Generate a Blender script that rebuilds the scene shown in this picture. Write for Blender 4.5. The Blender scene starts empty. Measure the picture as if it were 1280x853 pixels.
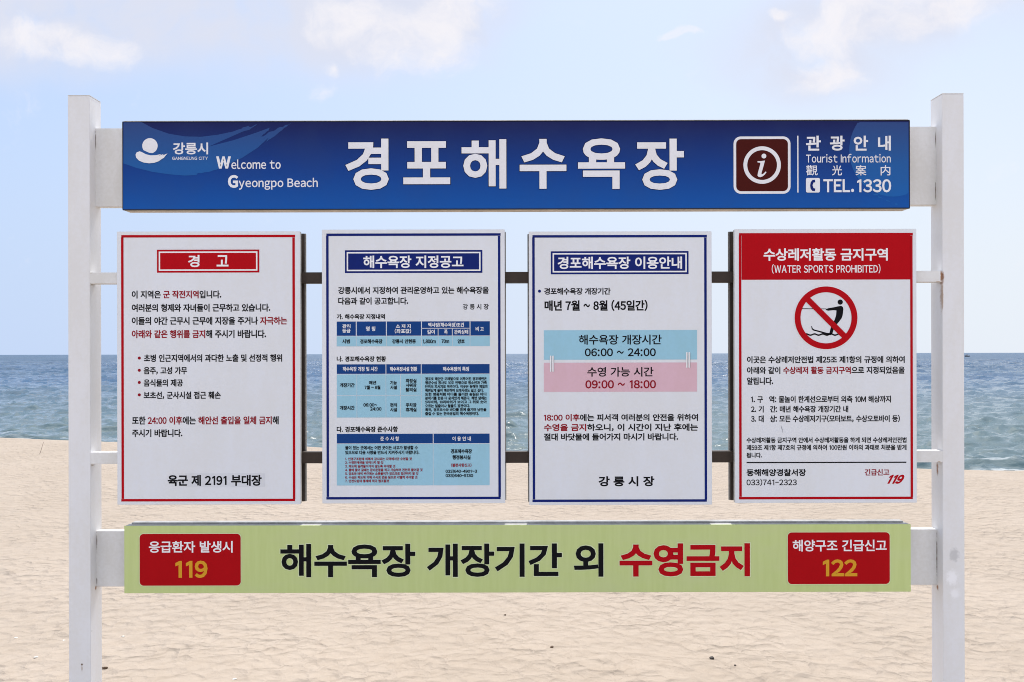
import bpy, bmesh, math, random
import numpy as np
from mathutils import Vector, Matrix
from mathutils.geometry import tessellate_polygon

SC = bpy.context.scene
COL = SC.collection
R = math.radians

# ------------------------------------------------------------------ camera
F = 1100.0          # focal length in photo pixels (photo is 1280 wide)
D = 3.96            # metres from the lens to the front of the posts
S = D / F           # metres per photo pixel at the post fronts
CAMZ = 1.65
HOR = 442.2         # horizon row at the picture centre
TH = 0.0021         # roll
cam = bpy.data.cameras.new("camera")
cam.sensor_width = 36.0
cam.lens = F / 1280.0 * 36.0
cam.shift_y = (HOR - 426.5) / 1280.0
cam.clip_start = 0.05
cam.clip_end = 30000
cam_o = bpy.data.objects.new("camera", cam)
COL.objects.link(cam_o)
cam_o.matrix_world = (Matrix.Translation((0, -D, CAMZ)) @ Matrix.Rotation(R(90), 4, 'X')
                      @ Matrix.Rotation(-TH, 4, 'Z'))
SC.camera = cam_o

# ------------------------------------------------------------------ light
SUN_EL, SUN_AZ = 58.0, 5.0      # azimuth clockwise from +Y (out to sea)
SKY_STRENGTH = 0.10
SUN_STRENGTH = 2.05
EXPOSURE = 1.14
SC.view_settings.view_transform = 'Standard'
SC.view_settings.look = 'None'
SC.view_settings.gamma = 1.0
SC.view_settings.use_curve_mapping = False
SC.view_settings.exposure = EXPOSURE
SC.cycles.filter_width = 1.0
SC.cycles.sample_clamp_direct = 4.0
SC.cycles.sample_clamp_indirect = 4.0

sl = bpy.data.lights.new("sun", 'SUN')
sl.energy = SUN_STRENGTH
sl.angle = R(0.5)
sl.color = (1.0, 0.955, 0.90)
so = bpy.data.objects.new("sun", sl)
COL.objects.link(so)
sdir = Vector((math.sin(R(SUN_AZ)) * math.cos(R(SUN_EL)), math.cos(R(SUN_AZ)) * math.cos(R(SUN_EL)), math.sin(R(SUN_EL))))
so.rotation_euler = sdir.to_track_quat('Z', 'Y').to_euler()


class NT:
    """tiny node-tree writer"""
    def __init__(self, tree):
        self.t = tree
        tree.nodes.clear()

    def n(self, kind, **kw):
        nd = self.t.nodes.new(kind)
        for k, v in kw.items():
            setattr(nd, k, v)
        return nd

    def set(self, sock, v):
        if hasattr(v, 'is_output'):
            self.t.links.new(v, sock)
        else:
            if sock.type == 'RGBA' and len(v) == 3:
                v = (*v, 1.0)
            sock.default_value = v

    def math(self, op, a, b=None, c=None, clamp=False):
        nd = self.n('ShaderNodeMath', operation=op, use_clamp=clamp)
        for i, v in enumerate((a, b, c)):
            if v is not None:
                self.set(nd.inputs[i], v)
        return nd.outputs[0]

    def vmath(self, op, a, b=None):
        nd = self.n('ShaderNodeVectorMath', operation=op)
        self.set(nd.inputs[0], a)
        if b is not None:
            self.set(nd.inputs[1], b)
        return nd.outputs['Value'] if op in ('LENGTH', 'DOT_PRODUCT') else nd.outputs[0]

    def mix(self, f, a, b, blend='MIX'):
        nd = self.n('ShaderNodeMix', data_type='RGBA', blend_type=blend)
        self.set(nd.inputs[0], f)
        self.set(nd.inputs[6], a)
        self.set(nd.inputs[7], b)
        return nd.outputs[2]

    def noise(self, vec, scale, detail=4, rough=0.5, dist=0.0):
        nd = self.n('ShaderNodeTexNoise')
        self.set(nd.inputs['Vector'], vec)
        self.set(nd.inputs['Scale'], scale)
        nd.inputs['Detail'].default_value = detail
        nd.inputs['Roughness'].default_value = rough
        nd.inputs['Distortion'].default_value = dist
        return nd.outputs[0]

    def ramp(self, f, stops):
        nd = self.n('ShaderNodeValToRGB')
        el = nd.color_ramp.elements
        while len(el) < len(stops):
            el.new(0.5)
        for e, (p, c) in zip(el, stops):
            e.position = p
            e.color = (*c, 1.0) if len(c) == 3 else c
        self.set(nd.inputs[0], f)
        return nd.outputs[0]

    def smooth(self, v, a, b, lo=0.0, hi=1.0):
        nd = self.n('ShaderNodeMapRange', interpolation_type='SMOOTHSTEP')
        self.set(nd.inputs[0], v)
        for i, x in enumerate((a, b, lo, hi)):
            nd.inputs[i + 1].default_value = x
        return nd.outputs[0]


def build_world():
    w = bpy.data.worlds.new("World")
    SC.world = w
    w.use_nodes = True
    g = NT(w.node_tree)
    sky = g.n('ShaderNodeTexSky', sky_type='NISHITA')
    sky.sun_disc = False
    sky.sun_elevation = R(SUN_EL)
    sky.sun_rotation = R(SUN_AZ)
    sky.altitude = 0
    sky.air_density = 1.0
    sky.dust_density = 2.0
    sky.ozone_density = 3.0
    tc = g.n('ShaderNodeTexCoord')
    d = tc.outputs['Generated']
    sep = g.n('ShaderNodeSeparateXYZ')
    g.set(sep.inputs[0], d)
    ay = g.math('MAXIMUM', sep.outputs[1], 0.05)
    u = g.math('DIVIDE', sep.outputs[0], ay)
    v = g.math('DIVIDE', sep.outputs[2], ay)
    comb = g.n('ShaderNodeCombineXYZ')
    g.set(comb.inputs[0], u)
    g.set(comb.inputs[1], v)
    uv = comb.outputs[0]
    warp = g.n('ShaderNodeTexNoise')
    g.set(warp.inputs['Vector'], uv)
    warp.inputs['Scale'].default_value = 9.0
    warp.inputs['Detail'].default_value = 8.0
    wv = g.vmath('SUBTRACT', warp.outputs['Color'], (0.5, 0.5, 0.5))
    wv2 = g.vmath('MULTIPLY', wv, (0.13, 0.07, 0.0))
    uvw = g.vmath('ADD', uv, wv2)

    def blob(px, py, rx, ry, ang=0.0, soft=0.35):
        q = g.vmath('SUBTRACT', uvw, ((px - 640) / F, (HOR - py) / F, 0))
        if ang:
            rot = g.n('ShaderNodeVectorRotate', rotation_type='Z_AXIS')
            g.set(rot.inputs['Vector'], q)
            rot.inputs['Angle'].default_value = R(-ang)
            q = rot.outputs[0]
        q = g.vmath('MULTIPLY', q, (F / rx, F / ry, 0))
        r = g.vmath('LENGTH', q)
        return g.smooth(r, 1.3, soft)

    def join(bl):
        a = bl[0]
        for b in bl[1:]:
            a = g.math('MAXIMUM', a, b)
        return a
    # soft veil and bright tufts, as directions on the sky
    veil = join([blob(70, 15, 300, 85), blob(250, 15, 220, 85), blob(440, 10, 200, 95), blob(545, 10, 120, 50),
                 blob(1010, 55, 130, 95), blob(1130, 5, 240, 75, 12)])
    tuft = join([blob(90, 46, 130, 34, -8), blob(440, 18, 75, 34), blob(515, 46, 78, 58), blob(572, 6, 80, 32),
                 blob(415, 78, 22, 19, 0, -0.3), blob(394, 111, 36, 24, 0, -0.3), blob(1080, 25, 120, 44, 15), blob(1190, 15, 110, 34, 14),
                 blob(1030, 98, 60, 32, 10), blob(856, 42, 18, 9), blob(962, 8, 30, 12)])
    n1 = g.noise(uvw, 15.0, 10, 0.68)
    n2 = g.noise(uvw, 7.0, 6, 0.55)
    va = g.math('MULTIPLY', veil, g.smooth(n2, 0.22, 0.55))
    tm = g.math('MULTIPLY_ADD', tuft, 0.85, g.math('MULTIPLY_ADD', n1, 2.2, -1.1))
    tm = g.smooth(tm, 0.18, 1.22)
    front = g.math('MULTIPLY', g.smooth(sep.outputs[1], 0.1, 0.35), g.smooth(sep.outputs[2], 0.62, 0.48))
    va = g.math('MULTIPLY', va, front)
    tm = g.math('MULTIPLY', tm, front)
    # unseen clouds over the rest of the sky, added to light the sign
    dv = g.vmath('MULTIPLY', d, (1, 1, 2.2))
    n3 = g.noise(dv, 2.6, 7, 0.58, 0.4)
    ot = g.math('MULTIPLY', g.smooth(n3, 0.40, 0.62), g.math('SUBTRACT', 1.0, front))
    skyc = g.mix(1.0, sky.outputs[0], SKY_TINT, 'MULTIPLY')
    # thin milky air over the sea: whiter to the right and towards the horizon
    az = g.smooth(u, -0.62, 0.62)
    hz = g.mix(az, MILK_LEFT, MILK_RIGHT)
    low = g.smooth(sep.outputs[2], 0.36, 0.02, 0.62, 0.97)
    milk = g.math('MULTIPLY', low, g.math('MULTIPLY_ADD', front, 0.75, 0.25))
    c = g.mix(milk, skyc, hz)
    c = g.mix(g.math('MULTIPLY', va, 0.95), c, VEIL)
    c = g.mix(g.math('MULTIPLY', tm, 0.85), c, TUFT)
    c = g.mix(g.math('MULTIPLY', ot, 0.85), c, g.mix(g.smooth(sep.outputs[1], -0.3, 0.4), BACK_FILL_CLOUD, SIDE_FILL_CLOUD))
    bg = g.n('ShaderNodeBackground')
    g.set(bg.inputs[0], c)
    bg.inputs[1].default_value = SKY_STRENGTH
    out = g.n('ShaderNodeOutputWorld')
    g.t.links.new(bg.outputs[0], out.inputs[0])


SKY_TINT = (0.74, 0.75, 0.78)
MILK_LEFT = (2.62, 3.22, 4.35)
MILK_RIGHT = (3.75, 4.02, 4.38)
VEIL = (3.36, 3.5, 4.06)
TUFT = (4.35, 4.22, 4.35)
BACK_FILL_CLOUD = (7.9, 8.0, 8.5)  # behind the camera, brightened to fill the sign's front
SIDE_FILL_CLOUD = (11.0, 10.6, 10.2)  # above the view, brightened to light the post sides
build_world()


# ------------------------------------------------------------------ materials
MAT = {}


def paint(name, col, rough=0.5, wear=0.06, spec=0.35, bump=0.0, spots=(), rust=(0.30, 0.11, 0.03)):
    """painted or printed surface: faint uneven grime, optional stains or painted shade (x,y,z, rx,ry,rz, amount) in object space"""
    m = bpy.data.materials.new(name)
    m.use_nodes = True
    g = NT(m.node_tree)
    tc = g.n('ShaderNodeTexCoord')
    o = tc.outputs['Object']
    n = g.noise(g.vmath('MULTIPLY', o, (1.0, 1.0, 0.35)), 9.0, 6, 0.6)
    n2 = g.noise(o, 70.0, 3, 0.5)
    f = g.math('MULTIPLY_ADD', n, 0.7, g.math('MULTIPLY', n2, 0.3))
    dark = tuple(c * (1 - 2.2 * wear) * k for c, k in zip(col, (1.0, 0.985, 0.95)))
    c = g.mix(g.smooth(f, 0.35, 0.68), dark, col)
    for (x, y, z, rx, ry, rz, am, cc) in spots:
        q = g.vmath('MULTIPLY', g.vmath('SUBTRACT', o, (x, y, z)), (1 / rx, 1 / ry, 1 / rz))
        r = g.vmath('LENGTH', q)
        rr = g.math('ADD', r, g.math('MULTIPLY_ADD', g.noise(o, 60.0, 4, 0.6), 1.2, -0.6))
        c = g.mix(g.smooth(rr, 1.0, 0.3, 0.0, am), c, cc)
    b = g.n('ShaderNodeBsdfPrincipled')
    g.set(b.inputs['Base Color'], c)
    g.set(b.inputs['Roughness'], g.math('MULTIPLY_ADD', n2, 0.15, rough - 0.07))
    b.inputs['Specular IOR Level'].default_value = spec
    if bump:
        bp = g.n('ShaderNodeBump')
        bp.inputs['Strength'].default_value = bump
        bp.inputs['Distance'].default_value = 0.004
        g.set(bp.inputs['Height'], n)
        g.t.links.new(bp.outputs[0], b.inputs['Normal'])
    out = g.n('ShaderNodeOutputMaterial')
    g.t.links.new(b.outputs[0], out.inputs[0])
    MAT[name] = m
    return m


WHITE = (0.72, 0.72, 0.74)
paint('panel_white', (0.79, 0.81, 0.86), 0.7, 0.012, 0.12)
paint('edge_white', (0.62, 0.60, 0.56), 0.5, 0.10)
paint('back_brown', (0.055, 0.040, 0.030), 0.6, 0.1)
paint('rail_brown', (0.045, 0.029, 0.020), 0.55, 0.15, bump=0.2)
paint('beam_white', (0.80, 0.795, 0.79), 0.5, 0.05, bump=0.1)
paint('trim_grey', (0.46, 0.46, 0.46), 0.45, 0.16)
paint('under_trim', (0.80, 0.71, 0.61), 0.6, 0.16)
paint('dark_edge', (0.02, 0.02, 0.03), 0.6, 0.1)
paint('red', (0.48, 0.004, 0.010), 0.75, 0.02, spec=0.08)
paint('deep_red', (0.45, 0.004, 0.008), 0.75, 0.03, spec=0.08)
paint('text_red', (0.30, 0.008, 0.018), 0.75, 0.02, spec=0.08)
paint('navy', (0.010, 0.022, 0.17), 0.75, 0.02, spec=0.08)
paint('table_blue', (0.012, 0.060, 0.24), 0.75, 0.02, spec=0.08)
paint('cell_blue', (0.35, 0.62, 0.77), 0.75, 0.02, spec=0.08)
paint('pink', (0.75, 0.50, 0.58), 0.75, 0.02, spec=0.08)
paint('ink', (0.008, 0.008, 0.010), 0.75, 0.02, spec=0.08)
paint('print_white', (0.92, 0.92, 0.95), 0.75, 0.01, spec=0.08)
paint('letter_white', (0.86, 0.86, 0.91), 0.75, 0.02, spec=0.08)
paint('outline_navy', (0.010, 0.016, 0.075), 0.75, 0.02, spec=0.08)
paint('pale_green', (0.72, 0.80, 0.50), 0.75, 0.02, spec=0.08)
paint('amber', (0.72, 0.36, 0.03), 0.75, 0.02, spec=0.08)
paint('maroon', (0.075, 0.010, 0.008), 0.75, 0.05, spec=0.08)
paint('patch_grey', (0.73, 0.75, 0.80), 0.75, 0.02, spec=0.08)
paint('ring_grey', (0.42, 0.43, 0.46), 0.4, 0.05)
RUST = (0.26, 0.10, 0.03)


def gradient_print(name, stops, z0, z1, seam=None):
    """printed vinyl whose ink runs from one blue to another up the board"""
    m = bpy.data.materials.new(name)
    m.use_nodes = True
    g = NT(m.node_tree)
    tc = g.n('ShaderNodeTexCoord')
    o = tc.outputs['Object']
    sep = g.n('ShaderNodeSeparateXYZ')
    g.set(sep.inputs[0], o)
    t = g.smooth(sep.outputs[2], z0, z1)
    nd = g.t.nodes[-1]
    nd.interpolation_type = 'LINEAR'
    c = g.ramp(t, stops)
    n = g.noise(o, 6.0, 5, 0.6)
    c = g.mix(g.smooth(n, 0.4, 0.7, 0, 0.10), c, (0.04, 0.07, 0.16))
    b = g.n('ShaderNodeBsdfPrincipled')
    g.set(b.inputs['Base Color'], c)
    b.inputs['Roughness'].default_value = 0.6
    b.inputs['Specular IOR Level'].default_value = 0.1
    # slack film: soft ripples, stronger at the seam in the middle
    k = g.math('ABSOLUTE', sep.outputs[0])
    am = g.smooth(k, 0.22, 0.0, 0.15, 1.0)
    h = g.math('MULTIPLY', g.noise(g.vmath('MULTIPLY', o, (0.5, 1, 1.6)), 16.0, 2, 0.4), am)
    bp = g.n('ShaderNodeBump')
    bp.inputs['Strength'].default_value = 0.35
    bp.inputs['Distance'].default_value = 0.006
    g.set(bp.inputs['Height'], h)
    g.t.links.new(bp.outputs[0], b.inputs['Normal'])
    out = g.n('ShaderNodeOutputMaterial')
    g.t.links.new(b.outputs[0], out.inputs[0])
    MAT[name] = m


def banner_green():
    m = bpy.data.materials.new('banner_green')
    m.use_nodes = True
    g = NT(m.node_tree)
    tc = g.n('ShaderNodeTexCoord')
    o = tc.outputs['Object']
    n = g.noise(g.vmath('MULTIPLY', o, (9.0, 1, 0.8)), 5.0, 4, 0.6)
    n2 = g.noise(g.vmath('MULTIPLY', o, (1.0, 1, 2.0)), 4.0, 5, 0.6)
    c = g.mix(g.smooth(n, 0.3, 0.72), (0.56, 0.65, 0.26), (0.59, 0.68, 0.285))
    c = g.mix(g.smooth(n2, 0.42, 0.75, 0, 0.5), c, (0.59, 0.65, 0.33))
    b = g.n('ShaderNodeBsdfPrincipled')
    g.set(b.inputs['Base Color'], c)
    b.inputs['Roughness'].default_value = 0.5
    b.inputs['Specular IOR Level'].default_value = 0.25
    out = g.n('ShaderNodeOutputMaterial')
    g.t.links.new(b.outputs[0], out.inputs[0])
    MAT['banner_green'] = m


banner_green()


SAND_BUMP = 1.0


def sand_material():
    m = bpy.data.materials.new('sand')
    m.use_nodes = True
    g = NT(m.node_tree)
    tc = g.n('ShaderNodeTexCoord')
    o = tc.outputs['Object']
    n1 = g.noise(o, 0.7, 5, 0.6)
    n2 = g.noise(o, 9.0, 6, 0.65)
    n3 = g.noise(o, 260.0, 2, 0.6)
    c = g.mix(g.smooth(n1, 0.3, 0.7), (0.362, 0.307, 0.251), (0.392, 0.335, 0.278))
    c = g.mix(g.smooth(n2, 0.42, 0.70, 0.0, 0.30), c, (0.315, 0.257, 0.200))
    c = g.mix(g.smooth(n3, 0.55, 0.75, 0.0, 0.22), c, (0.26, 0.20, 0.15))
    b = g.n('ShaderNodeBsdfPrincipled')
    g.set(b.inputs['Base Color'], c)
    b.inputs['Roughness'].default_value = 0.95
    b.inputs['Specular IOR Level'].default_value = 0.1
    # trodden, wind-softened sand: smooth bowls meeting in sharp little crests
    wn = g.n('ShaderNodeTexNoise')
    g.set(wn.inputs['Vector'], o)
    wn.inputs['Scale'].default_value = 5.0
    wn.inputs['Detail'].default_value = 4.0
    wo = g.vmath('ADD', o, g.vmath('MULTIPLY', g.vmath('SUBTRACT', wn.outputs['Color'], (0.5, 0.5, 0.5)), (0.14, 0.10, 0.0)))

    def bowls(scale, amp):
        v = g.n('ShaderNodeTexVoronoi', voronoi_dimensions='2D', feature='F1')
        g.set(v.inputs['Vector'], wo)
        v.inputs['Scale'].default_value = scale
        q = g.math('MULTIPLY_ADD', v.outputs['Distance'], v.outputs['Distance'], 0.02)
        q = g.math('POWER', q, 0.56)
        return g.math('MULTIPLY', q, amp)
    msk = g.smooth(g.noise(o, 1.6, 3, 0.5), 0.35, 0.65, 0.45, 1.0)
    h = g.math('ADD', bowls(9.5, 0.032), bowls(16.0, 0.014))
    h = g.math('MULTIPLY', h, msk)
    h = g.math('MULTIPLY_ADD', g.noise(wo, 22.0, 4, 0.55), 0.009, h)
    h = g.math('MULTIPLY_ADD', n3, 0.0006, h)
    bp = g.n('ShaderNodeBump')
    bp.inputs['Strength'].default_value = 1.0
    bp.inputs['Distance'].default_value = SAND_BUMP
    g.set(bp.inputs['Height'], h)
    g.t.links.new(bp.outputs[0], b.inputs['Normal'])
    out = g.n('ShaderNodeOutputMaterial')
    g.t.links.new(b.outputs[0], out.inputs[0])
    MAT['sand'] = m


def water_material():
    m = bpy.data.materials.new('sea_water')
    m.use_nodes = True
    g = NT(m.node_tree)
    tc = g.n('ShaderNodeTexCoord')
    o = tc.outputs['Object']
    sep = g.n('ShaderNodeSeparateXYZ')
    g.set(sep.inputs[0], o)
    shallow = g.smooth(sep.outputs[1], 110.0, 22.0)
    c = g.mix(shallow, (0.024, 0.080, 0.165), (0.085, 0.135, 0.145))
    ns = g.noise(g.vmath('MULTIPLY', o, (0.02, 0.05, 1)), 1.0, 4, 0.6)
    c = g.mix(g.smooth(ns, 0.4, 0.65, 0, 0.35), c, (0.03, 0.075, 0.10))
    # broken wash along the beach
    sh = g.math('ADD', g.math('MULTIPLY_ADD', sep.outputs[0], 0.30, sep.outputs[1]), D - 15.1)
    fn = g.noise(g.vmath('MULTIPLY', o, (0.35, 1.3, 1)), 0.9, 6, 0.65, 0.6)
    foam = g.math('MULTIPLY', g.smooth(sh, 17.0, 10.5), g.smooth(fn, 0.50, 0.66), clamp=True)
    c = g.mix(g.math('MULTIPLY', foam, 0.75), c, (0.62, 0.66, 0.67))
    b = g.n('ShaderNodeBsdfPrincipled')
    g.set(b.inputs['Base Color'], c)
    g.set(b.inputs['Roughness'], g.smooth(sep.outputs[1], 30.0, 600.0, 0.06, 0.50))
    b.inputs['IOR'].default_value = 1.333
    a1 = g.noise(g.vmath('MULTIPLY', o, (0.55, 1.0, 1)), 2.4, 6, 0.62, 0.3)
    a2 = g.noise(g.vmath('MULTIPLY', o, (0.5, 1.0, 1)), 0.45, 5, 0.6, 0.4)
    a3 = g.noise(g.vmath('MULTIPLY', o, (0.4, 1.0, 1)), 0.11, 5, 0.6, 0.5)
    a4 = g.noise(g.vmath('MULTIPLY', o, (0.35, 1.0, 1)), 0.022, 5, 0.6, 0.5)
    h = g.math('MULTIPLY_ADD', a1, 0.28, g.math('MULTIPLY', a2, 0.9))
    h = g.math('ADD', h, g.math('MULTIPLY_ADD', a3, 2.2, g.math('MULTIPLY', a4, 8.0)))
    bp = g.n('ShaderNodeBump')
    bp.inputs['Strength'].default_value = 1.0
    g.set(bp.inputs['Distance'], g.smooth(sep.outputs[1], 25.0, 420.0, 0.12, 1.6))
    g.set(bp.inputs['Height'], h)
    g.t.links.new(bp.outputs[0], b.inputs['Normal'])
    out = g.n('ShaderNodeOutputMaterial')
    g.t.links.new(b.outputs[0], out.inputs[0])
    MAT['sea_water'] = m


sand_material()
water_material()


# ------------------------------------------------------------------ helpers
def lev(px, py):
    return px + TH * (426.5 - py), py + TH * (px - 640)


def W(px, py, y=0.0):
    """photo pixel -> metric x, z on the upright plane at depth y behind the post fronts"""
    a, b = lev(px, py)
    s = S * (D + y) / D
    return (a - 640) * s, CAMZ + (HOR - b) * s


def root(name, loc, label, cat, group=None):
    o = bpy.data.objects.new(name, None)
    o.empty_display_size = 0.1
    COL.objects.link(o)
    o.location = loc
    o['label'] = label
    o['category'] = cat
    if group:
        o['group'] = group
    return o


def link_mesh(name, me, parent=None, off=(0, 0, 0)):
    o = bpy.data.objects.new(name, me)
    COL.objects.link(o)
    if parent is not None:
        o.parent = parent
    return o


def boxes(name, parts, parent, org, bevel=0.003):
    """list of (x0,x1,y0,y1,z0,z1,mat) in world metres -> ONE bevelled mesh object"""
    bm = bmesh.new()
    mats = []
    for (x0, x1, y0, y1, z0, z1, mt) in parts:
        if mt not in mats:
            mats.append(mt)
        r = bmesh.ops.create_cube(bm, size=1.0)
        vs = r['verts']
        for v in vs:
            v.co = Vector((x0 if v.co.x < 0 else x1, y0 if v.co.y < 0 else y1, z0 if v.co.z < 0 else z1)) - Vector(org)
        for f in {f for v in vs for f in v.link_faces}:
            f.material_index = mats.index(mt)
    if bevel:
        bmesh.ops.bevel(bm, geom=list(bm.edges), offset=bevel, segments=2, affect='EDGES', clamp_overlap=True)
    me = bpy.data.meshes.new(name)
    bm.to_mesh(me)
    bm.free()
    for mt in mats:
        me.materials.append(MAT[mt])
    return link_mesh(name, me, parent)


GLYPH = {}
OWN = {'1': [(0.165, 0.0), (0.25, 0.0), (0.25, 0.735), (0.185, 0.735), (0.02, 0.645), (0.02, 0.565), (0.165, 0.63)],
       'I': [(0.0, 0.0), (0.088, 0.0), (0.088, 0.735), (0.0, 0.735)]}


def glyph(ch):
    """outline of one letter in the CJK face (Latin letters through their full-width forms), with its rim for emboldening"""
    if ch in GLYPH:
        return GLYPH[ch]
    c2 = chr(ord(ch) + 0xFEE0) if '!' <= ch <= '~' else ch
    cu = bpy.data.curves.new('glyph', 'FONT')
    cu.body = c2
    cu.size = 1.0
    cu.resolution_u = 3
    cu.fill_mode = 'FRONT'
    tmp = bpy.data.objects.new('glyph', cu)
    me = bpy.data.meshes.new_from_object(tmp)
    n = len(me.vertices)
    if n == 0:
        GLYPH[ch] = None
        return None
    co = np.empty(n * 3)
    me.vertices.foreach_get('co', co)
    co = co.reshape(-1, 3)[:, :2]
    key, remap, pts = {}, [], []
    for a, b in co:
        k = (round(a, 5), round(b, 5))
        if k not in key:
            key[k] = len(pts)
            pts.append((a, b))
        remap.append(key[k])
    pts = np.array(pts)
    faces = []
    for p in me.polygons:
        f = [remap[v] for v in p.vertices]
        ar = sum(pts[f[i]][0] * pts[f[(i + 1) % len(f)]][1] - pts[f[(i + 1) % len(f)]][0] * pts[f[i]][1] for i in range(len(f)))
        if abs(ar) < 1e-9 or len(set(f)) < 3:
            continue
        faces.append(f if ar > 0 else f[::-1])
    he = set()
    for f in faces:
        for i in range(len(f)):
            he.add((f[i], f[(i + 1) % len(f)]))
    nxt = {}
    for (a, b) in he:
        if (b, a) not in he:
            nxt.setdefault(a, []).append(b)
    loops = []
    while nxt:
        a = next(iter(nxt))
        lp = [a]
        cur = a
        while True:
            l = nxt[cur]
            b = l.pop()
            if not l:
                del nxt[cur]
            if b == a or b not in nxt:
                break
            lp.append(b)
            cur = b
        if len(lp) < 3:
            continue
        p = pts[lp]
        e = np.roll(p, -1, 0) - p
        e = e / np.maximum(np.linalg.norm(e, axis=1, keepdims=True), 1e-9)
        nr = np.stack([e[:, 1], -e[:, 0]], 1)
        pr = np.roll(nr, 1, 0)
        d = (nr * pr).sum(1, keepdims=True)
        m = (nr + pr) / np.maximum(1 + d, 0.5)
        loops.append((lp, m))
    bpy.data.objects.remove(tmp)
    bpy.data.curves.remove(cu)
    bpy.data.meshes.remove(me)
    if ch in OWN:
        pts = np.array(OWN[ch])
        tri = tessellate_polygon([[Vector((a, b, 0)) for a, b in OWN[ch]]])
        faces = []
        for f in tri:
            f = list(f)
            ar = sum(pts[f[i]][0] * pts[f[(i + 1) % 3]][1] - pts[f[(i + 1) % 3]][0] * pts[f[i]][1] for i in range(3))
            faces.append(f if ar > 0 else f[::-1])
        e = np.roll(pts, -1, 0) - pts
        e = e / np.linalg.norm(e, axis=1, keepdims=True)
        nr = np.stack([e[:, 1], -e[:, 0]], 1)
        pr = np.roll(nr, 1, 0)
        loops = [(list(range(len(pts))), (nr + pr) / np.maximum(1 + (nr * pr).sum(1, keepdims=True), 0.5))]
    if c2 != ch:        # Latin, digits, marks: narrow the full-width form and give it its own bearings
        sq = {'~': 0.62, '-': 0.55, 'M': 1.0}.get(ch, 0.90)
        pts[:, 0] = (pts[:, 0] - pts[:, 0].min()) * sq + 0.055
        adv = pts[:, 0].max() + 0.055
        if ch.isdigit():
            w = pts[:, 0].max() - pts[:, 0].min()
            adv = 0.56 if ch != '1' else 0.44
            pts[:, 0] += (adv - w) / 2 - 0.055
        if ch in '.,:':
            adv += 0.04
    else:
        adv = 0.90
    GLYPH[ch] = dict(pts=pts, faces=faces, loops=loops, adv=adv)
    return GLYPH[ch]


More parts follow.
